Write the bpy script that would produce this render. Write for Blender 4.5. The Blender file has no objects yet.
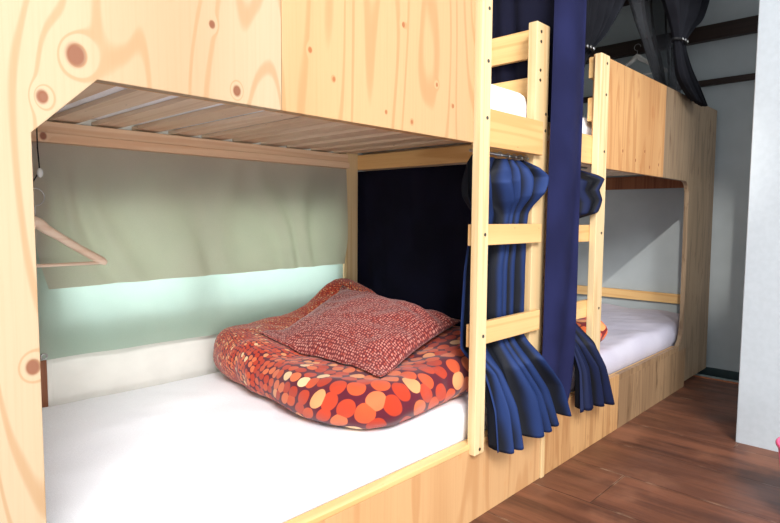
import bpy, bmesh, math, random
from mathutils import Vector, Matrix, noise
random.seed(7)
sc = bpy.context.scene
COL = sc.collection
H = 0.98                      # eye height above the floor; z below is measured from the eye, W() lifts it
FL = -H

# ------------------------------------------------------------------ helpers
def new_obj(name, bm, mat=None, parent=None, smooth=False, bevel=0.0, loc=None):
    me = bpy.data.meshes.new(name)
    bmesh.ops.recalc_face_normals(bm, faces=bm.faces)
    if loc is not None:
        bmesh.ops.translate(bm, verts=bm.verts, vec=-Vector(loc))
    bm.to_mesh(me); bm.free()
    o = bpy.data.objects.new(name, me); COL.objects.link(o)
    if loc is not None: o.location = loc
    if mat: me.materials.append(mat)
    if smooth:
        for p in me.polygons: p.use_smooth = True
    if bevel:
        m = o.modifiers.new('Bevel', 'BEVEL'); m.width = bevel; m.segments = 2; m.limit_method = 'ANGLE'
    if parent:
        o.parent = parent
        o.matrix_parent_inverse = Matrix.Translation(-parent_world(parent))
    return o

def parent_world(p):
    v = Vector(p.location)
    while p.parent:
        v = v + p.matrix_parent_inverse.translation
        p = p.parent; v = v + Vector(p.location)
    return v

def thing(name, label, cat, loc, group=None):
    o = bpy.data.objects.new(name, None); COL.objects.link(o)
    o.location = loc; o.empty_display_size = .1
    return tag(o, label, cat, group)

def tag(o, label, cat, group=None):
    o['label'] = label; o['category'] = cat
    if group: o['group'] = group
    return o

def struct(o, label=None):
    o['kind'] = 'structure'
    if label: o['label'] = label
    return o

def box(bm, x0, x1, y0, y1, z0, z1):
    z0 += H; z1 += H
    vs = [bm.verts.new(p) for p in ((x0,y0,z0),(x1,y0,z0),(x1,y1,z0),(x0,y1,z0),(x0,y0,z1),(x1,y0,z1),(x1,y1,z1),(x0,y1,z1))]
    for f in ((0,3,2,1),(4,5,6,7),(0,1,5,4),(1,2,6,5),(2,3,7,6),(3,0,4,7)):
        bm.faces.new([vs[i] for i in f])
    return bm

def boxo(name, ext, mat, parent=None, bevel=.003):
    return new_obj(name, box(bmesh.new(), *ext), mat, parent, bevel=bevel)

def prism(pts, y0, y1):
    """polygon in x,z pushed from y0 to y1"""
    bm = bmesh.new()
    a = [bm.verts.new((x, y0, z + H)) for x, z in pts]
    b = [bm.verts.new((x, y1, z + H)) for x, z in pts]
    bm.faces.new(a); bm.faces.new(b[::-1])
    n = len(pts)
    for i in range(n):
        bm.faces.new((a[i], b[i], b[(i+1) % n], a[(i+1) % n]))
    return bm

def tube(bm, pts, r, seg=8, closed=False):
    pts = [Vector((p[0], p[1], p[2] + H)) for p in pts]
    n = len(pts); rings = []
    rr = r if isinstance(r, (list, tuple)) else [r] * n
    up = None
    for i, p in enumerate(pts):
        if closed: d = pts[(i+1) % n] - pts[i-1]
        else: d = pts[min(i+1, n-1)] - pts[max(i-1, 0)]
        d.normalize()
        if up is None:
            up = d.orthogonal().normalized()
        else:
            up = (up - d * up.dot(d)).normalized()
        s = d.cross(up)
        rings.append([bm.verts.new(p + rr[i] * (math.cos(2*math.pi*k/seg) * up + math.sin(2*math.pi*k/seg) * s)) for k in range(seg)])
    m = n if closed else n - 1
    for i in range(m):
        a, b = rings[i], rings[(i+1) % n]
        for k in range(seg):
            bm.faces.new((a[k], a[(k+1) % seg], b[(k+1) % seg], b[k]))
    if not closed:
        bm.faces.new(rings[0][::-1]); bm.faces.new(rings[-1])
    return bm

def disc_y(bm, x, y, z, r, d, seg=12):
    """short cylinder with its axis along y, front at y"""
    z += H
    a = [bm.verts.new((x + r*math.cos(t), y, z + r*math.sin(t))) for t in [2*math.pi*k/seg for k in range(seg)]]
    b = [bm.verts.new((v.co.x, y + d, v.co.z)) for v in a]
    bm.faces.new(a); bm.faces.new(b[::-1])
    for k in range(seg): bm.faces.new((a[k], b[k], b[(k+1) % seg], a[(k+1) % seg]))
    return bm

def catmull(P, t):
    n = len(P) - 1
    s = max(0, min(n - 1e-6, t * n)); i = int(s); f = s - i
    p0, p1, p2, p3 = P[max(i-1, 0)], P[i], P[min(i+1, n)], P[min(i+2, n)]
    return 0.5 * ((2*p1) + (p2-p0)*f + (2*p0-5*p1+4*p2-p3)*f*f + (3*p1-p0-3*p2+p3)*f*f*f)

def soft(P, t):
    n = len(P) - 1
    q = max(0, min(n - 1e-6, t * n)); i = int(q)
    return catmull(P, t) * .3 + P[i].lerp(P[i+1], q - i) * .7

def cloth(rows, nu, nv, nfold, amp, N, seed=0, hem=0.0, sharp=1.0, wob=.25, vsoft=False, crumple=0.0, taper=.0):
    """rows: list of polylines top to bottom; folds pushed along N. amp may be a list along v"""
    R = [[Vector(p) for p in r] for r in rows]
    N = Vector(N).normalized()
    A = amp if isinstance(amp, (list, tuple)) else [amp] * len(rows)
    bm = bmesh.new(); uvl = bm.loops.layers.uv.new('UVMap'); fl = bm.loops.layers.uv.new('fold'); PH = {}
    grid = []
    for j in range(nv + 1):
        v = j / nv; row = []
        a = catmull([Vector((q, 0, 0)) for q in A], v).x
        for i in range(nu + 1):
            u = i / nu
            col = [soft(r, u) for r in R]
            p = soft(col, v) if vsoft else catmull(col, v)
            ph = 2 * math.pi * (nfold * (u + wob / max(nfold, 1) * noise.noise((u * nfold * .8, v * 1.3, seed)))) + seed
            s = math.sin(ph); s = math.copysign(abs(s) ** sharp, s)
            s += .45 * noise.noise((u * nfold * 1.7, v * 1.2, seed + 9.1))
            if taper: s *= min(1., min(u, 1 - u) / taper + .1)
            p = p + N * (a * s)
            if crumple:
                p = p + N * crumple * (noise.noise((p.x * 7, p.y * 7, p.z * 5 + seed)) + .5 * noise.noise((p.x * 17, p.y * 17, p.z * 12 + seed)))
            p.z += hem * v ** 4 * math.sin(ph + .9)
            row.append(bm.verts.new((p.x, p.y, p.z + H))); PH[row[-1]] = (ph / 6.28318, v)
        grid.append(row)
    for j in range(nv):
        for i in range(nu):
            f = bm.faces.new((grid[j][i], grid[j][i+1], grid[j+1][i+1], grid[j+1][i]))
            for l, (uu, vv) in zip(f.loops, ((i, j), (i+1, j), (i+1, j+1), (i, j+1))):
                l[uvl].uv = (uu / nu, vv / nv); l[fl].uv = PH[l.vert]
    return bm

# ------------------------------------------------------------------ materials
class NT:
    def __init__(s, name):
        s.m = bpy.data.materials.new(name); s.m.use_nodes = True
        s.t = s.m.node_tree; s.t.nodes.clear()
        s.out = s.n('ShaderNodeOutputMaterial')
    def n(s, kind, **kw):
        x = s.t.nodes.new(kind)
        for k, v in kw.items(): setattr(x, k, v)
        return x
    def put(s, sock, v):
        if isinstance(v, bpy.types.NodeSocket): s.t.links.new(v, sock)
        else: sock.default_value = v
    def math(s, op, a, b=0.0, c=None):
        x = s.n('ShaderNodeMath', operation=op); s.put(x.inputs[0], a); s.put(x.inputs[1], b)
        if c is not None: s.put(x.inputs[2], c)
        return x.outputs[0]
    def vmath(s, op, a, b=None):
        x = s.n('ShaderNodeVectorMath', operation=op); s.put(x.inputs[0], a)
        if b is not None: s.put(x.inputs[1], b)
        return x.outputs['Value'] if op in ('LENGTH', 'DISTANCE') else x.outputs[0]
    def noise(s, vec, scale=1., detail=2., rough=.5):
        x = s.n('ShaderNodeTexNoise'); s.put(x.inputs['Vector'], vec); x.inputs['Scale'].default_value = scale
        x.inputs['Detail'].default_value = detail; x.inputs['Roughness'].default_value = rough
        return x.outputs[0]
    def obj(s): return s.n('ShaderNodeTexCoord').outputs['Object']
    def uv(s): return s.n('ShaderNodeTexCoord').outputs['UV']
    def step(s, v, a, b, lo=0., hi=1.):
        x = s.n('ShaderNodeMapRange', interpolation_type='SMOOTHSTEP'); s.put(x.inputs[0], v)
        for i, q in enumerate((a, b, lo, hi)): x.inputs[i+1].default_value = q
        return x.outputs[0]
    def mix(s, f, a, b, blend='MIX'):
        x = s.n('ShaderNodeMix', data_type='RGBA', blend_type=blend); s.put(x.inputs[0], f)
        for i, q in ((6, a), (7, b)):
            s.put(x.inputs[i], q if isinstance(q, bpy.types.NodeSocket) else (*q, 1.))
        return x.outputs[2]
    def bump(s, h, strength=.2, dist=.01):
        x = s.n('ShaderNodeBump'); s.put(x.inputs['Height'], h); x.inputs['Strength'].default_value = strength
        x.inputs['Distance'].default_value = dist
        return x.outputs[0]
    def bsdf(s, col, rough=.6, normal=None, sheen=0., spec=.3, metal=0., coat=0., link=True):
        b = s.n('ShaderNodeBsdfPrincipled')
        s.put(b.inputs['Base Color'], col if isinstance(col, bpy.types.NodeSocket) else (*col, 1.))
        s.put(b.inputs['Roughness'], rough)
        b.inputs['Specular IOR Level'].default_value = spec
        b.inputs['Metallic'].default_value = metal
        b.inputs['Sheen Weight'].default_value = sheen
        b.inputs['Coat Weight'].default_value = coat
        if normal is not None: s.put(b.inputs['Normal'], normal)
        if link: s.t.links.new(b.outputs[0], s.out.inputs[0])
        return b

def srgb(r, g, b):
    f = lambda c: c/12.92 if c <= .04045 else ((c+.055)/1.055)**2.4
    return tuple(f(c/255) for c in (r, g, b))

def wood(name, light, line, axis='Z', knots=(), cross=6.5, along=.75, bands=9., contrast=.6, rough=.5, fiber=.25, knotcol=None,
         tintrand=.0, auto=0.0, blotch=None, seed=0., thin=.35):
    """contour-line grain stretched along axis, with named knots (x, z, r) in eye-relative x/z"""
    t = NT(name); co = t.obj()
    sc_ = {'X': (along, cross, cross), 'Y': (cross, along, cross), 'Z': (cross, cross, along)}[axis]
    rnd = t.n('ShaderNodeObjectInfo').outputs['Random']
    off = t.n('ShaderNodeCombineXYZ'); t.put(off.inputs[0], t.math('MULTIPLY', rnd, 37.)); off.inputs[1].default_value = seed
    t.put(off.inputs[2], t.math('MULTIPLY', rnd, 11.))
    v = t.vmath('ADD', t.vmath('MULTIPLY', co, sc_), off.outputs[0])
    f = t.noise(v, 1., 1.5, .45)
    kd = None
    for (kx, kz, r) in knots:
        d = t.vmath('MULTIPLY', t.vmath('SUBTRACT', co, (kx, 0, kz + H)), (1., 0., .8))
        d = t.vmath('LENGTH', d)
        q = t.math('DIVIDE', d, r)
        g = t.math('POWER', 2.718, t.math('MULTIPLY', t.math('MULTIPLY', q, q), -.6))
        f = t.math('ADD', f, t.math('MULTIPLY', g, .15 if r > .008 else .07))
        k = t.step(q, .55, 1.05, 1., 0.)
        kd = k if kd is None else t.math('MAXIMUM', kd, k)
    s = t.math('SINE', t.math('MULTIPLY', f, bands * 6.283))
    ln = t.step(s, thin, 1., 0., contrast)
    sc2 = {'X': (3., 160., 160.), 'Y': (160., 3., 160.), 'Z': (160., 160., 3.)}[axis]
    fb = t.noise(t.vmath('MULTIPLY', co, sc2), 1., 2., .6)
    col = t.mix(ln, light, line)
    col = t.mix(t.step(fb, .4, .75, 0., fiber), col, line)
    broad = t.noise(t.vmath('MULTIPLY', co, tuple(q * .5 for q in sc_)), 1., 2., .5)
    col = t.mix(t.step(broad, .42, .68, 0., .45), col, line)
    if blotch:
        bl = t.noise(t.vmath('MULTIPLY', co, (22., 22., 7.)), 1., 3., .6)
        col = t.mix(t.step(bl, .58, .74, 0., .7), col, blotch)
    if auto:
        vo = t.n('ShaderNodeTexVoronoi'); t.put(vo.inputs['Vector'], t.vmath('ADD', t.vmath('MULTIPLY', co, {'X': (3., 7., 7.), 'Y': (7., 3., 7.), 'Z': (7., 7., 3.)}[axis]), off.outputs[0]))
        k = t.step(vo.outputs['Distance'], auto * .5, auto, .85, 0.)
        kd = k if kd is None else t.math('MAXIMUM', kd, k)
    if kd is not None:
        col = t.mix(t.math('MULTIPLY', kd, .85), col, knotcol or srgb(160, 78, 40))
    if tintrand:
        col = t.mix(t.math('MULTIPLY', rnd, tintrand), col, line)
    t.bsdf(col, rough, t.bump(fb, .08, .002), spec=.35)
    return t.m

def plain(name, col, rough=.6, spec=.3, metal=0., var=.06, scale=30., bump=0., sheen=0., coat=0.):
    t = NT(name); nz = t.noise(t.obj(), scale, 3., .55)
    c = t.mix(t.step(nz, .3, .7, 0., 1.), tuple(q * (1 - var) for q in col), tuple(min(1, q * (1 + var)) for q in col))
    t.bsdf(c, rough, t.bump(nz, bump, .004) if bump else None, spec=spec, metal=metal, sheen=sheen, coat=coat)
    return t.m

def fabric(name, col, dark=None, weave=900., sheen=.25, rough=.85, trans=0.0, tcol=None, clear=0.0):
    t = NT(name); co = t.obj()
    big = t.noise(co, 5., 2., .5); fine = t.noise(co, weave * .5, 1., .5)
    c = t.mix(t.step(big, .3, .7), dark or tuple(q * .75 for q in col), col)
    c = t.mix(t.step(fine, .35, .65, 0., .18), c, tuple(q * .5 for q in col))
    b = t.bsdf(c, rough, t.bump(fine, .15, .001), sheen=sheen, spec=.12)
    last = b.outputs[0]
    if trans:
        tr = t.n('ShaderNodeBsdfTranslucent'); tr.inputs[0].default_value = (*(tcol or col), 1)
        mx = t.n('ShaderNodeMixShader'); mx.inputs[0].default_value = trans
        t.t.links.new(last, mx.inputs[1]); t.t.links.new(tr.outputs[0], mx.inputs[2]); last = mx.outputs[0]
    if clear:
        tp = t.n('ShaderNodeBsdfTransparent')
        mx = t.n('ShaderNodeMixShader'); mx.inputs[0].default_value = clear
        t.t.links.new(last, mx.inputs[1]); t.t.links.new(tp.outputs[0], mx.inputs[2]); last = mx.outputs[0]
    t.t.links.new(last, t.out.inputs[0])
    return t.m

def dots(name, base, ramp, thr=.43, soft=.05, scale=1., rand=.55, coords='UV', sheen=.2, stretch=(1, 1, 1)):
    t = NT(name); co = t.uv() if coords == 'UV' else t.obj()
    vo = t.n('ShaderNodeTexVoronoi'); t.put(vo.inputs['Vector'], t.vmath('MULTIPLY', co, stretch))
    vo.voronoi_dimensions = '2D' if coords == 'UV' else '3D'
    vo.inputs['Scale'].default_value = scale; vo.inputs['Randomness'].default_value = rand
    sep = t.n('ShaderNodeSeparateColor'); t.t.links.new(vo.outputs['Color'], sep.inputs[0])
    cr = t.n('ShaderNodeValToRGB'); cr.color_ramp.interpolation = 'CONSTANT'
    e = cr.color_ramp.elements
    while len(e) > 1: e.remove(e[-1])
    for i, (p, c) in enumerate(ramp):
        if i == 0: e[0].position = p; e[0].color = (*c, 1)
        else:
            q = e.new(p); q.color = (*c, 1)
    t.t.links.new(sep.outputs[0], cr.inputs[0])
    m = t.step(vo.outputs['Distance'], thr - soft, thr, 1., 0.)
    fine = t.noise(t.obj(), 400., 1., .5)
    col = t.mix(m, base, cr.outputs[0])
    t.bsdf(col, .8, t.bump(fine, .1, .001), sheen=sheen, spec=.15)
    return t.m

# pine / plywood
PLY_L = srgb(174, 153, 124); PLY_LD = srgb(156, 120, 82)
left_knots = [(.352, .262, .019), (.300, .187, .011), (.653, .252, .011), (.52, .415, .006), (.272, -.245, .013), (.24, -.60, .03), (.17, -.40, .02), (.15, .33, .018), (.60, .37, .008)]
M_PLY_L = wood('plywood_pale', PLY_L, PLY_LD, 'Z', left_knots, cross=4.6, along=.8, thin=.55, bands=13., contrast=.6, fiber=.14, knotcol=srgb(112, 58, 36), seed=3.1)
right_knots = [(.841, .372, .007), (.911, .32, .006), (1.087, .268, .005), (1.187, .255, .006), (1.291, .37, .006), (1.366, .322, .006), (1.15, .50, .007)]
M_PLY_R = wood('plywood_honey', srgb(184, 150, 108), srgb(162, 119, 76), 'Z', right_knots, cross=5., along=.7, thin=.5, bands=11., contrast=.55, fiber=.14, knotcol=srgb(150, 84, 44), seed=8.4)
M_PLY_2 = wood('plywood_orange', srgb(200, 156, 106), srgb(168, 114, 68), 'Z', [(2.6, .30, .008), (2.75, .27, .008), (2.86, .32, .008), (2.93, .25, .008), (3.05, .27, .008)], cross=9., along=.6, bands=8., contrast=.5, fiber=.3, knotcol=srgb(130, 66, 30), seed=1.4, blotch=srgb(172, 112, 68))
M_PLY_W = wood('plywood_weathered', srgb(152, 130, 104), srgb(108, 88, 68), 'Z', [], cross=12., along=.8, bands=7., contrast=.5, fiber=.45, seed=5.2, blotch=srgb(92, 64, 44))
M_BASE1 = wood('base_plywood', srgb(198, 156, 110), srgb(174, 124, 78), 'Z', [(.95, -.84, .006)], cross=7., along=.9, bands=6., contrast=.5, fiber=.2, seed=2.2, blotch=srgb(196, 142, 90))
M_BASE2 = wood('base_plywood_aged', srgb(200, 156, 106), srgb(158, 110, 68), 'Z', [], cross=14., along=.7, bands=6., contrast=.55, fiber=.4, seed=6.7, blotch=srgb(150, 98, 56))
M_BASE3 = wood('base_plywood_grey', srgb(168, 136, 102), srgb(122, 94, 68), 'Z', [], cross=14., along=.7, bands=6., contrast=.55, fiber=.4, seed=9.7, blotch=srgb(104, 78, 54))
M_PINE_Z = wood('pine_upright', srgb(218, 192, 148), srgb(196, 156, 102), 'Z', [], cross=14., along=.5, bands=5., contrast=.45, fiber=.2, auto=.0)
M_PINE_X = wood('pine_rail', srgb(224, 184, 126), srgb(198, 144, 84), 'X', [], cross=12., along=.6, bands=5., contrast=.5, fiber=.2, auto=.07)
M_PINE_Y = wood('pine_crosswise', srgb(236, 194, 132), srgb(208, 150, 88), 'Y', [], cross=12., along=.6, bands=5., contrast=.5, fiber=.22, auto=.06)
M_SLAT = wood('pine_slat', srgb(240, 220, 196), srgb(212, 182, 150), 'Y', [], cross=12., along=.6, bands=5., contrast=.45, fiber=.25, auto=.09, tintrand=.45, knotcol=srgb(110, 70, 45))
M_BACKRAIL = wood('pine_back_rail', srgb(232, 204, 172), srgb(204, 160, 124), 'X', [(.585, .245, .012)], cross=12., along=.5, bands=5., contrast=.5, fiber=.25, knotcol=srgb(130, 64, 44))
M_BROWN = wood('red_brown_trim', srgb(150, 96, 66), srgb(104, 58, 38), 'Z', [], cross=20., along=.6, bands=5., contrast=.5, fiber=.4)
M_DARKBEAM = wood('dark_stained_beam', srgb(58, 44, 38), srgb(34, 25, 22), 'Y', [], cross=20., along=.6, bands=5., contrast=.5, fiber=.5)
M_SCREW = plain('screw_steel', (.12, .11, .10), .35, .5, .9)
M_STEEL = plain('steel', (.5, .5, .5), .3, .5, 1.)
M_HANGER = wood('hanger_wood', srgb(250, 228, 206), srgb(226, 192, 162), 'X', [], cross=20., along=.8, bands=4., contrast=.4, fiber=.2)
M_HANGER_W = plain('hanger_pale', srgb(236, 232, 224), .5, .3)
M_BLACK = plain('black_cord', (.012, .012, .013), .6)
M_GLASS_BEAD = plain('clear_bead', (.75, .8, .8), .1, .8, 0., .02)

# walls
M_WALL = plain('wall_plaster', srgb(236, 234, 226), .9, .1, 0., .03, 12., .03)
M_WALL_FAR = plain('wall_grey', srgb(178, 186, 188), .9, .1, 0., .04, 5., .04)
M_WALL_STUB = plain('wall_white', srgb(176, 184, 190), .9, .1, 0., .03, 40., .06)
M_CEIL = plain('ceiling_paint', srgb(205, 200, 190), .9, .1)
M_SKIRT = plain('slate_paint', srgb(52, 66, 68), .45, .3)
M_TEAL = plain('threshold_metal', srgb(140, 160, 160), .35, .5, .4)

def floor_mat():
    t = NT('floor_boards'); co = t.obj()
    sp = t.n('ShaderNodeSeparateXYZ'); t.put(sp.inputs[0], co); x, y = sp.outputs[0], sp.outputs[1]
    a = t.math('DIVIDE', t.math('SUBTRACT', x, 1.886), .3)
    idx = t.math('FLOOR', a); fr = t.math('SUBTRACT', a, idx)
    yb = t.math('ADD', t.math('DIVIDE', t.math('SUBTRACT', y, .83), 2.1), t.math('MULTIPLY', idx, .37))
    yi = t.math('FLOOR', yb); yf = t.math('SUBTRACT', yb, yi)
    wn = t.n('ShaderNodeTexWhiteNoise', noise_dimensions='2D'); cb = t.n('ShaderNodeCombineXYZ')
    t.put(cb.inputs[0], idx); t.put(cb.inputs[1], yi); t.put(wn.inputs['Vector'], cb.outputs[0])
    r = wn.outputs['Value']
    ofs = t.n('ShaderNodeCombineXYZ'); t.put(ofs.inputs[0], t.math('MULTIPLY', r, 50.)); t.put(ofs.inputs[1], t.math('MULTIPLY', r, 9.))
    g1 = t.noise(t.vmath('ADD', t.vmath('MULTIPLY', co, (11., 1.2, 1.)), ofs.outputs[0]), 1., 5., .62)
    g2 = t.noise(t.vmath('ADD', t.vmath('MULTIPLY', co, (70., 4., 1.)), ofs.outputs[0]), 1., 3., .6)
    g3 = t.noise(co, 3.2, 4., .6)
    col = t.mix(t.step(g1, .36, .66), srgb(78, 46, 34), srgb(128, 80, 58))
    col = t.mix(t.step(g2, .45, .75, 0., .55), col, srgb(60, 34, 26))
    col = t.mix(t.step(g3, .5, .72, 0., .45), col, srgb(164, 112, 84))
    col = t.mix(t.math('MULTIPLY', r, .35), col, srgb(92, 58, 44))
    # worn pale arrises on the plank joints, with a dark gap
    e = t.math('MINIMUM', fr, t.math('SUBTRACT', 1., fr))
    ey = t.math('MULTIPLY', t.math('MINIMUM', yf, t.math('SUBTRACT', 1., yf)), 7.)
    em = t.math('MINIMUM', e, ey)
    worn = t.noise(co, 9., 3., .6)
    col = t.mix(t.math('MULTIPLY', t.step(em, .007, .018, 1., 0.), t.step(worn, .5, .72, 0., .7)), col, srgb(205, 170, 140))
    col = t.mix(t.step(em, .003, .009, .75, 0.), col, srgb(48, 28, 20))
    rough = t.step(g3, .3, .7, .34, .55)
    h = t.math('ADD', t.math('MULTIPLY', g2, .25), t.step(em, .0, .012))
    t.bsdf(col, rough, t.bump(h, .25, .004), spec=.45)
    return t.m
M_FLOOR = floor_mat()

# textiles
M_SHEET = fabric('white_sheet', (.94, .94, .97), (.92, .92, .955), sheen=.05, rough=.9)
M_SHEET2 = fabric('lilac_sheet', (.66, .63, .72), (.60, .57, .67), sheen=.05, rough=.9)
M_NAVY = fabric('navy_cloth', srgb(32, 35, 72), srgb(26, 28, 60), sheen=.0)

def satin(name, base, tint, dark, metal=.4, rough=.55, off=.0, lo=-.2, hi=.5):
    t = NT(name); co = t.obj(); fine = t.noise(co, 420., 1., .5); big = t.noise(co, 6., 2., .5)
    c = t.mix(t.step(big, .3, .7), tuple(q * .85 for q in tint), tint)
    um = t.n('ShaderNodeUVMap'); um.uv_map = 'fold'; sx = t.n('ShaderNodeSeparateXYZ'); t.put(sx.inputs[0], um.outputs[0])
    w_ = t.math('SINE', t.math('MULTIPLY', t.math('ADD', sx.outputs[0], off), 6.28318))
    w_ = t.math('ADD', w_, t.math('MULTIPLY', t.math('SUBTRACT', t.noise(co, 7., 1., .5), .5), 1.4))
    fold_shade = t.step(w_, lo, hi)  # pleat shade painted into the colour, as charcoal bands along the folds
    c = t.mix(fold_shade, c, dark)
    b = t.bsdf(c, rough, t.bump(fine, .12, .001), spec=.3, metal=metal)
    d = t.n('ShaderNodeBsdfDiffuse'); t.put(d.inputs[0], t.mix(fold_shade, base, dark))
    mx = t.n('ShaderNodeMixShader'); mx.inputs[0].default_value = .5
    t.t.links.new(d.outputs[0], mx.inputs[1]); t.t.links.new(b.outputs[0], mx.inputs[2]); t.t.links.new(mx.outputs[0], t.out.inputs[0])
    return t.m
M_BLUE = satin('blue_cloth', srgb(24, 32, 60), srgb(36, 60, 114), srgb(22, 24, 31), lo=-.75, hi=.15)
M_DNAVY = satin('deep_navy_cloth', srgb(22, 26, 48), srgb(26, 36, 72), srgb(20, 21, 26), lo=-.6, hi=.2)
M_DIV = fabric('divider_cloth', srgb(20, 21, 40), srgb(14, 15, 30), sheen=.0)
M_CHAR = fabric('charcoal_cloth', srgb(27, 28, 34), srgb(18, 19, 24), sheen=.0)
M_SHEER = fabric('sheer_charcoal', srgb(66, 68, 72), srgb(52, 54, 58), sheen=.0, clear=.5)
M_GREEN = fabric('sage_cloth', srgb(190, 188, 178), srgb(178, 177, 168), sheen=.0, trans=.42, tcol=srgb(240, 224, 196))
M_GREEN2 = fabric('sage_cloth_lower', srgb(182, 196, 180), srgb(170, 186, 170), sheen=.0, trans=.45, tcol=srgb(206, 230, 220))
REDS = [(0., srgb(176, 54, 28)), (.22, srgb(198, 80, 44)), (.45, srgb(184, 62, 36)), (.66, srgb(208, 106, 66)), (.86, srgb(220, 146, 96)), (.955, srgb(232, 192, 146))]
M_DUVET = dots('dotted_duvet', srgb(88, 22, 38), REDS, thr=.50, soft=.05, scale=1., rand=.42)
M_PILLOW = dots('dotted_pillow', srgb(108, 30, 32), [(0., srgb(190, 112, 100)), (.5, srgb(206, 140, 126)), (.8, srgb(170, 78, 62))], thr=.40, soft=.14, scale=1., rand=.45)
M_DUVET2 = dots('dotted_duvet_orange', srgb(128, 24, 30), [(0., srgb(232, 84, 36)), (.5, srgb(240, 112, 56)), (.8, srgb(246, 160, 96))], thr=.52, soft=.06, scale=1., rand=.5)
M_PINK = plain('pink_plastic', srgb(232, 84, 132), .35, .5, 0., .03)

# ------------------------------------------------------------------ room shell
XF = 4.13          # face of the far wall
YB = 2.13          # face of the wall behind the bunks
TOP = 1.72
struct(boxo('floor', (-2.4, 3.90, -2.0, YB, FL - .05, FL), M_FLOOR, bevel=0), 'reddish brown worn wooden plank floor')
WX0, WX1, WZ0, WZ1 = .60, 1.87, -.385, .075
bm = bmesh.new()
box(bm, -2.4, WX0, YB, YB + .12, FL - .05, TOP); box(bm, WX1, XF + .12, YB, YB + .12, FL - .05, TOP)
box(bm, WX0, WX1, YB, YB + .12, FL - .05, WZ0); box(bm, WX0, WX1, YB, YB + .12, WZ1, TOP)
struct(new_obj('wall_back', bm, M_WALL), 'cream wall behind the bunks')
struct(boxo('wall_right', (XF, XF + .12, -2.0, YB, FL - .1, TOP), M_WALL_FAR, bevel=0), 'grey wall at the far end')
struct(boxo('wall_front', (2.87, 3.0, -2.0, .612, FL - .02, TOP), M_WALL_STUB, bevel=.004), 'white wall end beside the passage')
struct(boxo('wall_light_block', (.9, 2.87, -2.1, -2.0, FL - .05, TOP), M_WALL, bevel=0))  # unseen wall piece, added to keep sky light off the far end
struct(boxo('ceiling', (-2.4, XF + .12, .0, YB + .12, TOP, TOP + .1), M_CEIL, bevel=0))
# window behind the green cloths
win = bpy.data.objects.new('window_1', None); COL.objects.link(win); win.location = (1.235, YB, WZ0 + H); struct(win, 'low window behind the green cloths')
bm = bmesh.new(); fw = .035
box(bm, WX0, WX1, YB + .02, YB + .07, WZ0, WZ0 + fw); box(bm, WX0, WX1, YB + .02, YB + .07, WZ1 - fw, WZ1)
box(bm, WX0, WX0 + fw, YB + .02, YB + .07, WZ0 + fw, WZ1 - fw); box(bm, WX1 - fw, WX1, YB + .02, YB + .07, WZ0 + fw, WZ1 - fw)
box(bm, 1.12, 1.16, YB + .02, YB + .07, WZ0 + fw, WZ1 - fw)
new_obj('window_frame', bm, M_BROWN, win)
t = NT('frosted_glass'); tr = t.n('ShaderNodeBsdfTranslucent'); tr.inputs[0].default_value = (.9, .95, .93, 1)
tp = t.n('ShaderNodeBsdfTransparent'); mx = t.n('ShaderNodeMixShader'); mx.inputs[0].default_value = .6
t.t.links.new(tr.outputs[0], mx.inputs[1]); t.t.links.new(tp.outputs[0], mx.inputs[2]); t.t.links.new(mx.outputs[0], t.out.inputs[0])
boxo('window_pane', (WX0 + fw, WX1 - fw, YB + .043, YB + .047, WZ0 + fw, WZ1 - fw), t.m, win, bevel=0)
# upright trims at the left of the window
struct(boxo('trim_1', (.50, .586, 2.106, YB, FL, TOP), M_BROWN), 'red brown upright trim on the wall')
struct(boxo('trim_2', (.5865, .604, 2.11, YB, FL, TOP), M_WALL), 'cream batten beside the brown trim')
# dark beams along the far wall
struct(boxo('trim_3', (XF - .05, XF, -1.9, YB, 1.122, 1.215), M_DARKBEAM), 'wide dark beam on the far wall')
struct(boxo('trim_4', (XF - .03, XF, -1.9, YB, .845, .882), M_DARKBEAM), 'narrow dark rail on the far wall')
struct(boxo('trim_5', (XF - .05, XF, -1.9, YB, 1.47, 1.56), M_DARKBEAM), 'high dark beam on the far wall')
struct(boxo('baseboard_right', (XF - .015, XF, -1.9, 2.1, FL - .08, -.958), M_SKIRT, bevel=.002), 'dark slate skirting')
struct(boxo('trim_6', (3.90, 3.935, -2.0, YB, FL - .05, FL + .002), wood('threshold_wood', srgb(186, 112, 74), srgb(140, 78, 50), 'Y'), bevel=.002), 'orange brown threshold')
struct(boxo('trim_7', (3.935, 3.965, -2.0, YB, FL - .05, FL + .006), M_TEAL, bevel=.002), 'pale threshold strip')
struct(boxo('floor_channel', (3.965, XF, -2.0, YB, FL - .1, FL - .045), M_SKIRT, bevel=0), 'dark sunk strip before the far wall')

# ------------------------------------------------------------------ bunk beds
def screws(rail, pts, y, r=.0055):
    for (x, z) in pts:
        new_obj('screw', disc_y(bmesh.new(), x, y - .0015, z, r, .004, 10), M_SCREW, rail)

SLAT_Z = .295
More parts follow.
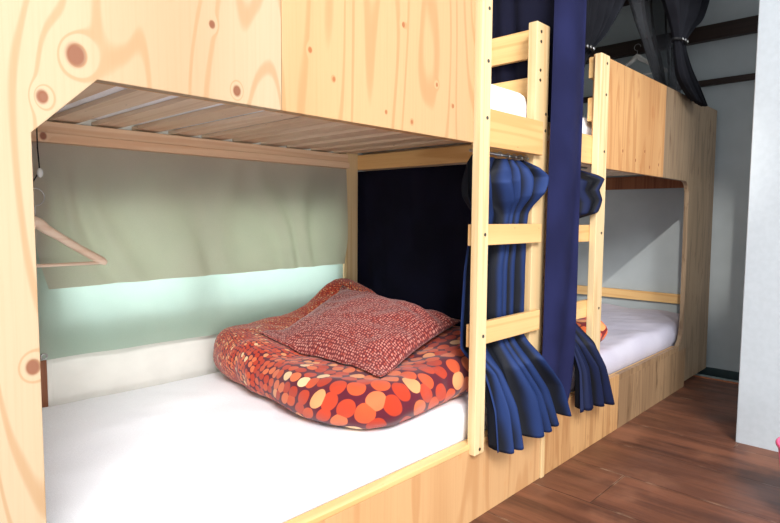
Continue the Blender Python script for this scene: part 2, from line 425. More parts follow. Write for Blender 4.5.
# ---- near bunk
B1 = thing('bunk_bed', 'near pale plywood bunk bed with a ladder at its right end and chamfered opening', 'bunk bed', (.9, 1.6, 0))
PT = .668
pts = [(-.07, FL), (.283, FL), (.283, .129), (.385, .228), (.763, .228), (.763, PT), (-.07, PT)]
o = new_obj('side_panel', prism(pts, 1.05, 1.074), M_PLY_L, B1, bevel=.0015); o['label'] = 'pale knotty plywood sheet with chamfered opening corner'
o = new_obj('upper_panel', prism([(.7645, .228), (1.47, .228), (1.47, PT), (.7645, PT)], 1.05, 1.074), M_PLY_R, B1, bevel=.0015)
boxo('base_panel', (.284, 1.934, 1.052, 1.074, FL, -.737), M_BASE1, B1, .001)
boxo('base_trim', (.284, 1.93, 1.050, 1.088, -.7365, -.719), M_PINE_X, B1, .003)
boxo('platform', (-.05, 1.93, 1.09, 2.07, -.775, -.755), M_PLY_R, B1, 0)
r = boxo('ladder_rail', (1.478, 1.531, 1.03, 1.0595, -.752, .72), M_PINE_Z, B1, .003)
screws(r, [(1.512, .63), (1.512, .475), (1.512, .305), (1.512, -.052), (1.512, -.372), (1.505, -.735)], 1.03)
r = boxo('ladder_rail', (1.887, 1.979, 1.081, 1.117, -.74, .697), M_PINE_Z, B1, .003)
screws(r, [(1.915, .665), (1.915, .63), (1.915, .53), (1.915, .495), (1.962, .38), (1.962, .32)], 1.081)
boxo('ladder_rung', (1.490, 1.918, 1.0600, 1.0805, -.0885, -.0205), M_PINE_X, B1)
boxo('ladder_rung', (1.490, 1.921, 1.0600, 1.0805, -.411, -.337), M_PINE_X, B1)
boxo('front_board', (1.50, 1.911, 1.0600, 1.0805, .2255, .345), M_PINE_X, B1)
boxo('headboard_board', (1.957, 1.977, 1.118, 2.12, .592, .697), M_PINE_Y, B1)
boxo('headboard_board', (1.957, 1.977, 1.118, 2.12, .44, .523), M_PINE_Y, B1)
boxo('corner_post', (1.879, 1.955, 2.076, 2.128, FL, .60), M_PINE_Z, B1)
boxo('end_beam', (1.955, 1.978, 1.118, 2.12, .2265, .297), M_PINE_Y, B1)
boxo('back_rail', (-.07, 1.879, 2.062, 2.10, .228, SLAT_Z - .001), M_BACKRAIL, B1)
boxo('back_rail', (-.07, 1.879, 2.052, 2.0615, .228, .258), M_BACKRAIL, B1)
boxo('front_rail', (-.07, 1.46, 1.0745, 1.10, .232, SLAT_Z - .001), M_PINE_X, B1)
boxo('end_panel', (-.09, -.0705, 1.05, 2.12, FL, PT), M_PLY_L, B1)
for k in range(-5, 9):
    x = .752 + k * .1355
    boxo('slat', (x, x + .084, 1.0755, 2.12, SLAT_Z + .006, SLAT_Z + .02), M_SLAT, B1, .002)

# ---- far bunk
B2 = thing('bunk_bed', 'far weathered plywood bunk bed against the grey end wall', 'bunk bed', (3.0, 1.6, 0))
boxo('upper_panel', (2.33, 3.12, 1.05, 1.074, .2115, PT), M_PLY_2, B2, .0015)
cx, cz, rr = 3.47, .135, .075
arc = [(3.545 - rr + rr * math.cos(a), .211 - rr + rr * math.sin(a)) for a in [math.pi/2 - i * math.pi/16 for i in range(9)]]
pts = [(3.1205, .2115)] + arc + [(3.56, -.56), (3.553, -.63), (3.53, -.69), (3.49, -.718), (3.49, -.7495), (3.6205, -.75), (3.6205, -.948), (4.05, -.948), (4.02, PT), (3.1205, PT)]
o = new_obj('end_sheet', prism(pts, 1.05, 1.074), M_PLY_W, B2, bevel=.0015); o['label'] = 'grey weathered plywood sheet with rounded opening corner'
boxo('base_panel', (1.937, 1.962, 1.046, 1.07, FL, -.72), M_PINE_Z, B2, .002)
boxo('base_panel', (1.9625, 2.66, 1.052, 1.074, FL, -.721), M_BASE2, B2, .001)
boxo('base_panel', (2.661, 3.62, 1.052, 1.074, FL, -.7505), M_BASE3, B2, .001)
boxo('base_panel', (2.661, 3.4895, 1.052, 1.074, -.7503, -.721), M_BASE3, B2, 0)
boxo('base_panel', (3.621, 4.0, 1.10, 1.12, FL, -.755), plain('recess_shade', (.03, .025, .02), .8), B2, 0)  # shadow of the toe recess, painted as a near-black board
boxo('base_trim', (2.0, 3.489, 1.0745, 1.087, -.7495, -.723), M_PINE_X, B2, .003)
boxo('platform', (1.95, 4.10, 1.121, 2.07, -.775, -.755), M_PLY_2, B2, 0)
r = boxo('ladder_rail', (2.308, 2.388, 1.03, 1.0595, -.74, PT - .004), M_PINE_Z, B2, .003)
screws(r, [(2.36, .63), (2.36, .505), (2.36, .275), (2.36, -.06), (2.36, -.375)], 1.03)
boxo('ladder_rail', (2.055, 2.12, 1.081, 1.15, -.74, .697), M_PINE_Z, B2, .003)
boxo('ladder_rung', (1.99, 2.375, 1.0600, 1.0805, -.095, -.026), M_PINE_X, B2)
boxo('ladder_rung', (1.99, 2.375, 1.0600, 1.0805, -.411, -.340), M_PINE_X, B2)
boxo('front_board', (1.99, 2.375, 1.0600, 1.0805, .2225, .338), M_PINE_X, B2)
boxo('guard_board', (2.331, 3.12, 1.0745, 1.095, .575, .660), M_PINE_X, B2)
boxo('guard_board', (2.331, 3.12, 1.0745, 1.095, .401, .496), M_PINE_X, B2)
boxo('front_rail', (2.4, 4.05, 1.0745, 1.10, .232, SLAT_Z - .001), M_PINE_X, B2)
boxo('back_rail', (2.0, 4.10, 2.062, 2.10, .228, SLAT_Z - .001), M_BACKRAIL, B2)
boxo('end_beam', (4.095, 4.12, 1.10, 2.06, .205, .292), M_BROWN, B2)
boxo('end_rail', (4.095, 4.12, 1.10, 2.12, -.562, -.498), M_PINE_Y, B2)
for k in range(15):
    x = 2.03 + k * .1355
    boxo('slat', (x, x + .084, 1.1005, 2.12, SLAT_Z, SLAT_Z + .02), M_SLAT, B2, .002)

# ------------------------------------------------------------------ mattresses
def mattress(name, x0, x1, y0, y1, z0, z1, mat, r=.05, seed=0., wr=.004, nx=110, ny=60):
    """rounded slab with a slightly rumpled fitted sheet"""
    bm = bmesh.new(); NXY = []
    def edge(a, lo, hi):      # returns spacing denser at the ends
        return lo + (hi - lo) * a
    prof = []
    K = 6
    loops = []
    # rings from the top centre out, over the rounded rim, down the side
    def ring_point(u, inset, z, sgn=0):
        return u
    cx_, cy_ = (x0 + x1) / 2, (y0 + y1) / 2
    hx, hy = (x1 - x0) / 2, (y1 - y0) / 2
    top = [[None] * (ny + 1) for _ in range(nx + 1)]
    def sq(a, h):             # map -1..1 to the rounded side profile: returns (offset, drop)
        s = abs(a) * h; flat = h - r
        if s <= flat: return math.copysign(s, a), 0.
        return math.copysign(s, a), s - flat
    zt = z1 + H; zb = z0 + H
    for i in range(nx + 1):
        a = -1 + 2 * i / nx; a = math.copysign(1 - (1 - abs(a)) ** 1.0, a)
        for j in range(ny + 1):
            b = -1 + 2 * j / ny
            px, dx = sq(a, hx); py, dy = sq(b, hy)
            d = min(1., math.hypot(dx, dy) / r)
            drop = r * (1 - math.sqrt(max(0., 1 - d * d)))
            x, y = cx_ + px, cy_ + py
            w = wr * (noise.noise((x * 3.1 + seed, y * 5.3, seed)) + .5 * noise.noise((x * 9.3 + seed, y * 11.1 + x * 5, 2.)))
            top[i][j] = bm.verts.new((x, y, zt - drop + w - wr))
    for i in range(nx):
        for j in range(ny):
            bm.faces.new((top[i][j], top[i+1][j], top[i+1][j+1], top[i][j+1]))
    rim = [top[i][0] for i in range(nx + 1)] + [top[nx][j] for j in range(1, ny + 1)] + [top[i][ny] for i in range(nx - 1, -1, -1)] + [top[0][j] for j in range(ny - 1, 0, -1)]
    low = [bm.verts.new((v.co.x, v.co.y, zb)) for v in rim]
    n = len(rim)
    for k in range(n):
        bm.faces.new((rim[k], rim[(k+1) % n], low[(k+1) % n], low[k]))
    bm.faces.new(low)
    return new_obj(name, bm, mat, smooth=True)

GM = 'white mattresses on the bunks'
tag(mattress('mattress', -.05, 1.884, 1.09, 2.06, -.7545, -.607, M_SHEET, r=.03, seed=1.), 'bright white sheeted mattress on the lower near bunk under the red duvet', 'mattress', GM)
tag(mattress('mattress', -.05, 1.95, 1.121, 2.07, SLAT_Z + .021, .468, M_SHEET, r=.06, seed=4.), 'white mattress end on the upper near bunk above the ladder', 'mattress', GM)
tag(mattress('mattress', 2.125, 4.09, 1.09, 2.06, -.7545, -.60, M_SHEET2, r=.05, seed=7., wr=.012), 'lilac white rumpled mattress on the lower far bunk', 'mattress', GM)
tag(mattress('mattress', 2.125, 4.09, 1.105, 2.11, SLAT_Z + .021, .44, M_SHEET, r=.06, seed=9.), 'white mattress corner on the upper far bunk beside the big navy curtain', 'mattress', GM)

# ------------------------------------------------------------------ duvet and pillow
ZM = -.606
def smoothstep(a, b, x):
    t = max(0., min(1., (x - a) / (b - a))); return t * t * (3 - 2 * t)

def duvet_top(x, y):
    """height of the folded duvet over the mattress"""
    h = .135
    h += .05 * smoothstep(1.4, 2.0, y)
    h += .10 * math.exp(-((x - 1.74) / .17) ** 2 - ((y - 1.98) / .2) ** 2)
    h += .045 * smoothstep(1.35, 1.85, x)
    h -= .03 * math.exp(-((x - 1.45) / .22) ** 2 - ((y - 1.5) / .25) ** 2)
    h += .012 * noise.noise((x * 6, y * 6, 2.)) + .008 * noise.noise((x * 15, y * 13, 5.)) + .005 * abs(noise.noise((x * 22 + y * 9, y * 5, 1.)))
    return h

def ray_poly(poly, c, th):
    d = Vector((math.cos(th), math.sin(th))); best = 0
    n = len(poly)
    for i in range(n):
        a = Vector(poly[i]) - c; b = Vector(poly[(i+1) % n]) - c; e = b - a
        den = d.x * e.y - d.y * e.x
        if abs(den) < 1e-9: continue
        tt = (a.x * e.y - a.y * e.x) / den; uu = (a.x * d.y - a.y * d.x) / den
        if tt > 0 and -1e-6 <= uu <= 1 + 1e-6: best = max(best, tt)
    return best

def puffy(name, poly, c, topf, zb, w, mat, uvf, nth=260, nr=44, edge_n=18, smooth_r=1, lump=.012, seed=0.):
    c = Vector(c)
    R = [ray_poly(poly, c, 2 * math.pi * k / nth) for k in range(nth)]
    for _ in range(smooth_r):
        R = [(R[k-2] + R[k-1] + R[k] + R[(k+1) % nth] + R[(k+2) % nth]) / 5 for k in range(nth)]
    bm = bmesh.new(); uvl = bm.loops.layers.uv.new('UVMap'); uvs = {}
    rings = []
    ctr = bm.verts.new((c.x, c.y, zb + topf(c.x, c.y) + H)); uvs[ctr] = uvf(c.x, c.y)
    for i in range(1, nr + edge_n + 1):
        ring = []
        for k in range(nth):
            th = 2 * math.pi * k / nth; dx, dy = math.cos(th), math.sin(th)
            Rk = R[k] + lump * noise.noise((dx * 3 + seed, dy * 3, seed))
            if i <= nr:
                rad = (Rk - w) * (i / nr); x, y = c.x + dx * rad, c.y + dy * rad
                z = zb + topf(x, y); ur = rad
            else:
                ph = (i - nr) / edge_n * math.radians(176)
                rad = Rk - w + w * math.sin(ph)
                x0, y0 = c.x + dx * (Rk - w), c.y + dy * (Rk - w)
                hh = topf(x0, y0)
                z = zb + hh * (1 + math.cos(ph)) / 2 + .006 * noise.noise((dx * 9, dy * 9, ph * 2)) * math.sin(ph)
                rad += .012 * noise.noise((dx * 7 + seed, dy * 7, ph)) * math.sin(ph)
                x, y = c.x + dx * rad, c.y + dy * rad
                ur = Rk - w + ph * (w + hh / 2) / 2
            v = bm.verts.new((x, y, max(z, zb + .001) + H)); uvs[v] = uvf(c.x + dx * ur, c.y + dy * ur)
            ring.append(v)
        rings.append(ring)
    for k in range(nth):
        bm.faces.new((ctr, rings[0][k], rings[0][(k+1) % nth]))
    for a, b in zip(rings, rings[1:]):
        for k in range(nth):
            bm.faces.new((a[k], b[k], b[(k+1) % nth], a[(k+1) % nth]))
    bm.faces.new(rings[-1])
    for f in bm.faces:
        for l in f.loops: l[uvl].uv = uvs[l.vert]
    return new_obj(name, bm, mat, smooth=True)

def mob(x, y):
    z = complex(x, y) - complex(1.42, 2.36)
    wv = 20.4 * z ** -1.4
    return (wv.real, wv.imag)

poly = [(1.20, 2.04), (1.12, 2.0), (1.075, 1.85), (1.055, 1.65), (1.03, 1.42), (1.035, 1.25), (1.075, 1.125), (1.16, 1.075), (1.30, 1.095), (1.55, 1.105), (1.86, 1.12), (1.885, 1.2), (1.89, 1.6), (1.89, 1.98), (1.84, 2.04)]
dv = puffy('duvet', poly, (1.5, 1.6), duvet_top, ZM, .075, M_DUVET, mob, seed=3.)
tag(dv, 'thick folded red duvet with orange dots growing from tiny to large', 'duvet')

def duvet_z(x, y):
    return ZM + duvet_top(x, y)

def pillow(name, L, F, R, B, T, mat, n=56):
    L, F, R, B = map(Vector, (L, F, R, B))
    bm = bmesh.new(); uvl = bm.loops.layers.uv.new('UVMap')
    def P(u, v):      # u along L->F, v across to the back
        p = (L * (1-u) + F * u) * (1-v) + (B * (1-u) + R * u) * v
        return p
    top, bot = [], []
    for i in range(n + 1):
        rt, rb = [], []
        for j in range(n + 1):
            u, v = i / n, j / n
            eu, ev = abs(2*u-1), abs(2*v-1)
            # sides bow inward between the pinched corners
            uu = .5 + (u - .5) * (1 - .10 * (1 - ev ** 2)); vv = .5 + (v - .5) * (1 - .10 * (1 - eu ** 2))
            p = P(uu, vv)
            k = (max(0, 1 - eu ** 2.4) ** .55) * (max(0, 1 - ev ** 2.4) ** .55)
            wr = .010 * noise.noise((p.x * 9, p.y * 9, 3.)) + .006 * noise.noise((p.x * 22, p.y * 20, 7.))
            wr += .012 * math.sin(38 * (u * .4 + v) + 3 * u) * smoothstep(.55, .95, v) * smoothstep(.35, .9, u)
            zt = p.z + T * k + wr * min(1, k * 2)
            zb_ = max(duvet_z(p.x, p.y) + .004, p.z - .35 * T * k)
            zt = max(zt, zb_ + .006 + .02 * k)
            a = bm.verts.new((p.x, p.y, zt + H)); rt.append(a)
            edge = i in (0, n) or j in (0, n)
            rb.append(a if edge else bm.verts.new((p.x, p.y, zb_ + H)))
        top.append(rt); bot.append(rb)
    for g, s in ((top, 1), (bot, -1)):
        for i in range(n):
            for j in range(n):
                q = (g[i][j], g[i+1][j], g[i+1][j+1], g[i][j+1])
                f = bm.faces.new(q if s == 1 else q[::-1])
                cc = ((i, j), (i+1, j), (i+1, j+1), (i, j+1))
                for l, (a, b) in zip(f.loops, cc if s == 1 else cc[::-1]):
                    l[uvl].uv = (a / n * 58, b / n * 54)
    return new_obj(name, bm, mat, smooth=True)
pl = pillow('pillow', (1.19, 1.80, -.49), (1.19, 1.16, -.485), (1.80, 1.32, -.40), (1.70, 1.90, -.315), .085, M_PILLOW)
tag(pl, 'square maroon pillow with tiny pale dots lying on the red duvet', 'pillow')

def mob2(x, y): return (x * 16., y * 16.)
tag(puffy('duvet', [(2.42, 1.16), (2.70, 1.12), (2.79, 1.25), (2.76, 1.6), (2.45, 1.65)], (2.6, 1.38), lambda x, y: .115 + .015 * noise.noise((x * 9, y * 9, 1.)), -.598, .06, M_DUVET2, mob2, nth=120, nr=20, edge_n=12, seed=8.),
    'orange and wine dotted duvet on the far lower mattress behind the ladder', 'duvet')

# ------------------------------------------------------------------ curtains
def curtain(name, bm, mat, label, cat='curtain', group=None, th=.0015):
    o = new_obj(name, bm, mat, smooth=True)
    m = o.modifiers.new('Solidify', 'SOLIDIFY'); m.thickness = th; m.offset = 0
    return tag(o, label, cat, group)

def rings(parent, pts, r=.0088):
    for (x, y, z) in pts:
        b = bmesh.new()
        tube(b, [(x, y + r * math.cos(a), z + r * math.sin(a)) for a in [2 * math.pi * k / 14 for k in range(14)]], .0016, 6, True)
        new_obj('curtain_ring', b, M_STEEL, parent, smooth=True)

# blue curtain bunched in the near ladder
rows = [[(1.545, 1.108, .202), (1.72, 1.108, .202), (1.875, 1.108, .203)],
        [(1.525, 1.108, .175), (1.72, 1.110, .165), (1.88, 1.070, .180)],
        [(1.530, 1.108, .125), (1.70, 1.112, .12), (1.907, 1.058, .150)],
        [(1.530, 1.110, .07), (1.72, 1.112, .06), (1.882, 1.056, .095)],
        [(1.555, 1.112, .005), (1.74, 1.112, .01), (1.878, 1.100, .02)],
        [(1.515, 1.112, -.17), (1.70, 1.112, -.17), (1.878, 1.108, -.17)],
        [(1.500, 1.110, -.42), (1.70, 1.110, -.42), (1.878, 1.104, -.425)],
        [(1.552, 1.050, -.51), (1.70, 1.045, -.51), (1.885, 1.030, -.50)],
        [(1.552, 1.010, -.62), (1.73, 1.005, -.61), (1.955, 1.000, -.60)],
        [(1.535, .985, -.745), (1.75, .98, -.735), (1.990, .975, -.715)]]
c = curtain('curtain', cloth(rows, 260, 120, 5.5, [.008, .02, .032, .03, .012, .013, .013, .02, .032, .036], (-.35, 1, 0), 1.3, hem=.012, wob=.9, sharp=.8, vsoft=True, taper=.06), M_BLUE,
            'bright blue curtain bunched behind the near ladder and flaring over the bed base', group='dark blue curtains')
rings(c, [(x, 1.105, .214) for x in (1.56, 1.62, 1.70, 1.75, 1.79, 1.83, 1.87)])
# rod lives under the front board of each bunk
tb = bmesh.new(); tube(tb, [(1.53, 1.105, .214), (1.886, 1.105, .214)], .005, 10); new_obj('curtain_rod', tb, M_STEEL, B1, smooth=True)
tb = bmesh.new(); tube(tb, [(2.122, 1.105, .212), (2.36, 1.105, .212)], .005, 10); new_obj('curtain_rod', tb, M_STEEL, B2, smooth=True)

rows = [[(2.135, 1.110, .200), (2.16, 1.110, .20), (2.22, 1.110, .20), (2.285, 1.110, .202)],
        [(2.135, 1.110, .175), (2.16, 1.110, .175), (2.22, 1.07, .175), (2.285, 1.020, .175)],
        [(2.135, 1.110, .14), (2.16, 1.10, .14), (2.245, 1.015, .15), (2.320, 1.006, .160)],
        [(2.135, 1.110, .11), (2.16, 1.10, .11), (2.23, 1.03, .11), (2.29, 1.012, .115)],
        [(2.135, 1.110, .06), (2.16, 1.10, .06), (2.245, 1.015, .07), (2.305, 1.006, .075)],
        [(2.135, 1.110, .02), (2.16, 1.10, .02), (2.23, 1.03, .02), (2.286, 1.015, .025)],
        [(2.135, 1.112, -.01), (2.16, 1.112, -.01), (2.22, 1.110, -.01), (2.285, 1.110, -.01)],
        [(2.135, 1.112, -.20), (2.16, 1.112, -.2), (2.22, 1.110, -.2), (2.288, 1.110, -.2)],
        [(2.135, 1.110, -.42), (2.16, 1.110, -.42), (2.22, 1.108, -.42), (2.285, 1.108, -.42)],
        [(2.150, 1.045, -.51), (2.18, 1.04, -.51), (2.22, 1.035, -.51), (2.288, 1.010, -.51)],
        [(2.150, 1.010, -.60), (2.20, 1.005, -.60), (2.25, .99, -.60), (2.315, .985, -.60)],
        [(2.125, .990, -.75), (2.20, .985, -.75), (2.28, .975, -.755), (2.365, .970, -.760)]]
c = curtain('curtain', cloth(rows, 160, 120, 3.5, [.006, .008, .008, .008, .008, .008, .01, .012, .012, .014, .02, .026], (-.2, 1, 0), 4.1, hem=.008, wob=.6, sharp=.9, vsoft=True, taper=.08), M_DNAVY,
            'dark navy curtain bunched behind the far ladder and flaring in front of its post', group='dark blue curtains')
rings(c, [(x, 1.105, .212) for x in (2.14, 2.19, 2.22, 2.245)])

# long navy curtain between the two ladders
rows = [[(1.945, 1.044, TOP - .02), (2.20, 1.044, TOP - .02)],
        [(1.942, 1.044, .6), (2.195, 1.044, .6)],
        [(1.932, 1.044, 0.), (2.185, 1.044, 0.)],
        [(1.928, 1.043, -.4), (2.165, 1.042, -.4)],
        [(1.925, 1.040, -.62), (2.135, 1.038, -.64)],
        [(1.975, 1.034, -.715), (2.085, 1.032, -.745)]]
curtain('curtain', cloth(rows, 120, 120, 1.6, [.009, .009, .009, .009, .009, .009], (.3, 1, 0), .6, wob=.6, hem=.006), M_NAVY,
        'long smooth navy curtain hanging from ceiling between the two ladders', group='dark blue curtains')
# dividers between the bunks
rows = [[(1.987, 1.155, .222), (1.987, 2.11, .222)], [(1.987, 1.155, -.2), (1.987, 2.11, -.2)], [(1.987, 1.155, -.59), (1.987, 2.11, -.59)]]
curtain('curtain', cloth(rows, 120, 40, 6, [.002, .003, .004], (1, 0, 0), 2.2, wob=.8), M_DIV,
        'flat dark navy curtain closing the end of the near lower bunk', group='dark blue curtains')
rows = [[(2.0, 1.065, TOP - .02), (2.0, 2.11, TOP - .02)], [(2.0, 1.065, 1.), (2.0, 2.11, 1.)], [(2.0, 1.065, .36), (2.0, 2.11, .32)]]
curtain('curtain', cloth(rows, 140, 40, 8, .009, (1, 0, 0), 5.2, wob=.8), M_DIV,
        'nearly black curtain behind the near upper headboard', group='dark blue curtains')
# tied curtains of the far upper bunk
def band(parent, x, y, z, rx, ry, n=14):
    b = bmesh.new()
    tube(b, [(x + rx * math.cos(a), y + ry * math.sin(a), z) for a in [2 * math.pi * k / 20 for k in range(20)]], .007, 8, True)
    new_obj('tie_band', b, M_BLACK, parent, smooth=True)
    for a in (-2.2, -1.75, -1.2):
        b = bmesh.new()
        xx, yy = x + rx * math.cos(a), y + ry * math.sin(a) - .009
        tube(b, [(xx + .0055 * math.cos(q), yy, z + .0055 * math.sin(q)) for q in [2 * math.pi * k / 12 for k in range(12)]], .002, 6, True)
        new_obj('clip', b, M_STEEL, parent, smooth=True)
rows = [[(2.09, 1.09, TOP - .02), (2.95, 1.09, TOP - .02)],
        [(2.12, 1.09, 1.3), (2.80, 1.09, 1.3)],
        [(2.16, 1.09, 1.0), (2.66, 1.09, 1.0)],
        [(2.23, 1.10, .80), (2.50, 1.10, .80)],
        [(2.29, 1.118, .70), (2.39, 1.118, .70)],
        [(2.17, 1.14, .60), (2.36, 1.14, .60)],
        [(2.17, 1.15, .455), (2.36, 1.15, .455)]]
c = curtain('curtain', cloth(rows, 200, 90, 7, [.02, .022, .022, .018, .010, .012, .012], (0, 1, 0), 2.9, wob=.7), M_CHAR,
            'charcoal curtain gathered and tied at the top of the far ladder post', group='tied charcoal curtains')
band(c, 2.34, 1.118, .70, .055, .022)
rows = [[(2.72, 1.02, TOP - .02), (3.85, 1.02, TOP - .02)],
        [(2.80, 1.02, 1.35), (3.68, 1.02, 1.35)],
        [(2.92, 1.02, 1.08), (3.52, 1.02, 1.10)],
        [(3.05, 1.02, .97), (3.34, 1.02, .98)],
        [(3.12, 1.02, .894), (3.25, 1.02, .894)],
        [(3.14, 1.015, .80), (3.34, 1.02, .80)],
        [(3.18, 1.010, .71), (3.46, 1.01, .71)],
        [(3.33, 1.000, .635), (3.565, 1.0, .625)]]
c = curtain('curtain', cloth(rows, 200, 100, 6, [.02, .022, .022, .018, .012, .014, .018, .02], (0, 1, 0), 7.7, wob=.7, hem=.008), M_CHAR,
            'charcoal curtain tied mid air with its tail over the far upper panel', group='tied charcoal curtains')
band(c, 3.185, 1.02, .894, .07, .024)
rows = [[(2.62, 1.16, TOP - .02), (3.75, 1.16, TOP - .02)],
        [(2.78, 1.16, 1.2), (3.70, 1.16, 1.2)],
        [(2.93, 1.16, 1.0), (3.66, 1.16, 1.0)],
        [(3.13, 1.16, .86), (3.64, 1.16, .86)],
        [(3.30, 1.16, .72), (3.62, 1.16, .70)]]
curtain('curtain', cloth(rows, 140, 60, 6, .014, (0, 1, 0), 3.3, wob=.7), M_SHEER,
        'sheer grey curtain veiling the wall behind the tied tail')

# green cloths over the window
rows = [[(.53, 2.074, .226), (1.876, 2.074, .226)], [(.545, 2.072, .0), (1.876, 2.072, .0)], [(.588, 2.070, -.238), (1.873, 2.070, -.225)]]
bm = cloth(rows, 180, 60, 6.5, [.002, .010, .011], (0, 1, 0), 1.9, wob=.9, crumple=.0015)
tag(new_obj('window_cloth', bm, M_GREEN, smooth=True), 'sage green cloth panel hanging from the back rail over the window', 'cloth')
rows = [[(.53, 2.094, .18), (1.876, 2.094, .18)], [(.545, 2.092, -.2), (1.874, 2.092, -.2)], [(.562, 2.090, -.470), (1.874, 2.090, -.480)]]
bm = cloth(rows, 160, 60, 3, [.001, .003, .004], (0, 1, 0), 4.4, wob=1.2, crumple=.005)
o = tag(new_obj('window_cloth', bm, M_GREEN2, smooth=True), 'paler green lower cloth with backlit band below the sage panel', 'cloth')
b = bmesh.new(); tube(b, [(.572 + .009 * math.cos(a), 2.083, -.458 + .009 * math.sin(a)) for a in [2 * math.pi * k / 14 for k in range(14)]], .003, 6, True)
new_obj('grommet', b, M_STEEL, o, smooth=True)

# ------------------------------------------------------------------ hangers
def hanger(origin, axis, wood_mat, label, half=.20, drop=.125, hookh=.10, bar=True):
    """wooden clothes hanger: neck at origin, arms along axis"""
    ox, oy, oz = origin; ax = Vector(axis)
    root = thing('clothes_hanger', label, 'hanger', (ox, oy, oz + H))
    b = bmesh.new()
    prof = [(-1, -1.), (-.93, -.93), (-.6, -.60), (-.3, -.27), (-.14, -.10), (-.06, .02), (0, .08), (.06, .02), (.14, -.10), (.3, -.27), (.6, -.60), (.93, -.93), (1, -1.)]
    P = [(ox + ax.x * s * half, oy + ax.y * s * half, oz + h * drop) for s, h in prof]
    tube(b, P, [.008, .0135, .0125, .013, .015, .017, .019, .017, .015, .013, .0125, .0135, .008], 10)
    new_obj('shoulder_bar', b, wood_mat, root, smooth=True)
    if bar:
        b = bmesh.new()
        z = oz - drop * .98
        tube(b, [(ox - ax.x * half * .92, oy - ax.y * half * .92, z), (ox + ax.x * half * .92, oy + ax.y * half * .92, z)], .0055, 8)
        new_obj('trouser_bar', b, wood_mat, root, smooth=True)
    b = bmesh.new(); z = oz + .012
    pts = [(ox, oy, z), (ox, oy, z + hookh * .45)]
    r = hookh * .27
    for k in range(11):
        a = math.radians(-60 + 24 * k)
        pts.append((ox + ax.x * r * math.cos(a), oy + ax.y * r * math.cos(a), z + hookh * .73 + r * math.sin(a)))
    tube(b, pts, .0018, 6)
    new_obj('hook', b, M_STEEL, root, smooth=True)
    return root
hanger((.535, 1.98, -.032), (1, 0, 0), M_HANGER, 'wooden clothes hanger hanging at the left of the green cloth')
# black cord loop with clear bead that carries it
cd = thing('hanging_cord', 'black cord with a clear bead hanging from the slats above the wooden hanger', 'cord', (.548, 1.98, .2 + H))
b = bmesh.new()
tube(b, [(.548, 1.98, .2935), (.548, 1.98, .2), (.551, 1.98, .14), (.545, 1.98, .12), (.535, 1.986, .10), (.530, 1.987, .085)], .002, 6)
new_obj('loop', b, M_BLACK, cd, smooth=True)
b = bmesh.new(); bmesh.ops.create_uvsphere(b, u_segments=16, v_segments=10, radius=.011, matrix=Matrix.Translation((.550, 1.972, .125 + H)) @ Matrix.Diagonal((.8, .8, 1.3, 1)))
new_obj('bead', b, M_GLASS_BEAD, cd, smooth=True)
hanger((4.045, 1.56, 1.08), (0, 1, 0), M_HANGER_W, 'pale clothes hanger on the far wall beam behind the sheer curtain', half=.20, drop=.12, hookh=.08)

# ------------------------------------------------------------------ pink bin at the right edge
def lathe(bm, prof, cx, cy, seg=40):
    rs = []
    for r, z in prof:
        rs.append([bm.verts.new((cx + r * math.cos(2*math.pi*k/seg), cy + r * math.sin(2*math.pi*k/seg), z + H)) for k in range(seg)])
    for a, b in zip(rs, rs[1:]):
        for k in range(seg): bm.faces.new((a[k], a[(k+1) % seg], b[(k+1) % seg], b[k]))
    bm.faces.new(rs[0][::-1]); bm.faces.new(rs[-1])
    return bm
bx, by = 2.29, .234
bn = thing('waste_bin', 'bright pink plastic bin on floor at the right edge', 'bin', (bx, by, 0))
new_obj('tub', lathe(bmesh.new(), [(.095, FL + .001), (.10, FL + .01), (.128, -.745), (.124, -.745), (.095, FL + .012)], bx, by), M_PINK, bn, smooth=True, bevel=0)
b = bmesh.new(); tube(b, [(bx + .129 * math.cos(a), by + .129 * math.sin(a), -.742) for a in [2*math.pi*k/40 for k in range(40)]], .006, 8, True)
new_obj('rim', b, M_PINK, bn, smooth=True)

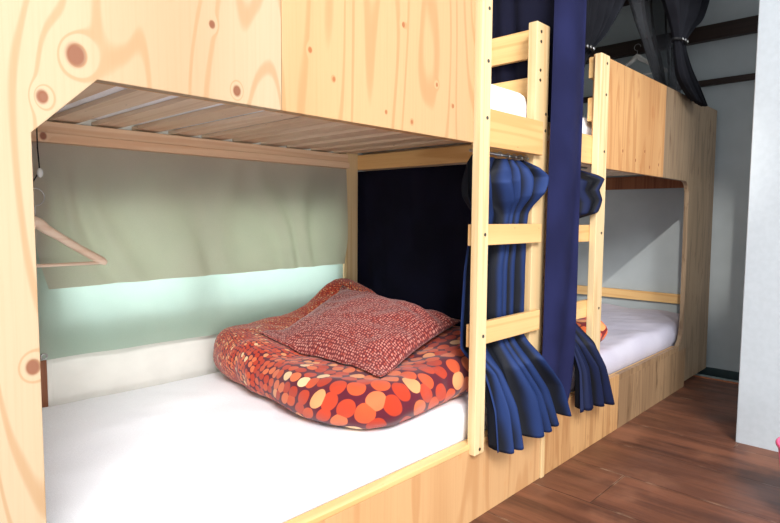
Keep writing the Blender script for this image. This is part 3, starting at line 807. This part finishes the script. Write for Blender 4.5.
# ------------------------------------------------------------------ light
def area(name, loc, target, size, power, col, shape='RECTANGLE', sy=None):
    l = bpy.data.lights.new(name, 'AREA'); l.energy = power; l.color = col; l.shape = shape; l.size = size; l.size_y = sy or size
    o = bpy.data.objects.new(name, l); COL.objects.link(o)
    o.location = (loc[0], loc[1], loc[2] + H)
    d = Vector((target[0] - loc[0], target[1] - loc[1], target[2] - loc[2]))
    o.rotation_euler = d.to_track_quat('-Z', 'Y').to_euler()
    return o
area('daylight_left', (-1.1, -2.4, 2.65), (1.2, 1.4, -.4), 1.9, 385, (1., .99, .985), sy=1.4)
area('fill_low', (-.6, -2.3, -.45), (1.0, 1.6, .0), 1.5, 55, (1., .99, .97), sy=.8)  # added fill lamp, brightens the slats from below
area('daylight_behind_cloth', (1.235, YB + .45, -.13), (1.235, YB, -.15), 1.3, 9, (.92, 1., .97), sy=.6)
l = bpy.data.lights.new('low_sun', 'SPOT'); l.energy = 460; l.spot_size = math.radians(13); l.spot_blend = .8; l.shadow_soft_size = .03; l.color = (1., .95, .88)
s = bpy.data.objects.new('low_sun', l); COL.objects.link(s); s.location = (-.9, -.42, 1.60 + H)
s.rotation_euler = (Vector((4.1, 1.42, -.25)) - Vector((-.9, -.42, 1.60))).to_track_quat('-Z', 'Y').to_euler()

w = bpy.data.worlds.new('World'); sc.world = w; w.use_nodes = True
bg = w.node_tree.nodes['Background']; bg.inputs[0].default_value = (.9, .95, 1., 1); bg.inputs[1].default_value = 1.75

# ------------------------------------------------------------------ camera
f, yaw, pitch, roll = 581.134, math.radians(43.526), math.radians(-4.36843), math.radians(.40706)
lk = Vector((math.cos(yaw) * math.cos(pitch), math.sin(yaw) * math.cos(pitch), math.sin(pitch)))
rt = Vector((math.sin(yaw), -math.cos(yaw), 0)); up = rt.cross(lk)
c_, s_ = math.cos(roll), math.sin(roll)
r2 = rt * c_ + up * s_; u2 = up * c_ - rt * s_
cam = bpy.data.cameras.new('camera'); co = bpy.data.objects.new('camera', cam); COL.objects.link(co)
cam.sensor_width = 36; cam.lens = f / 780 * 36; cam.clip_start = .02
m = Matrix((r2, u2, -lk)).transposed().to_4x4(); m.translation = Vector((0, 0, H)); co.matrix_world = m
sc.camera = co
sc.view_settings.view_transform = 'Standard'
sc.view_settings.look = 'None'
sc.view_settings.exposure = 0.0
try:
    sc.cycles.use_denoising = True
    sc.cycles.max_bounces = 8
except Exception:
    pass
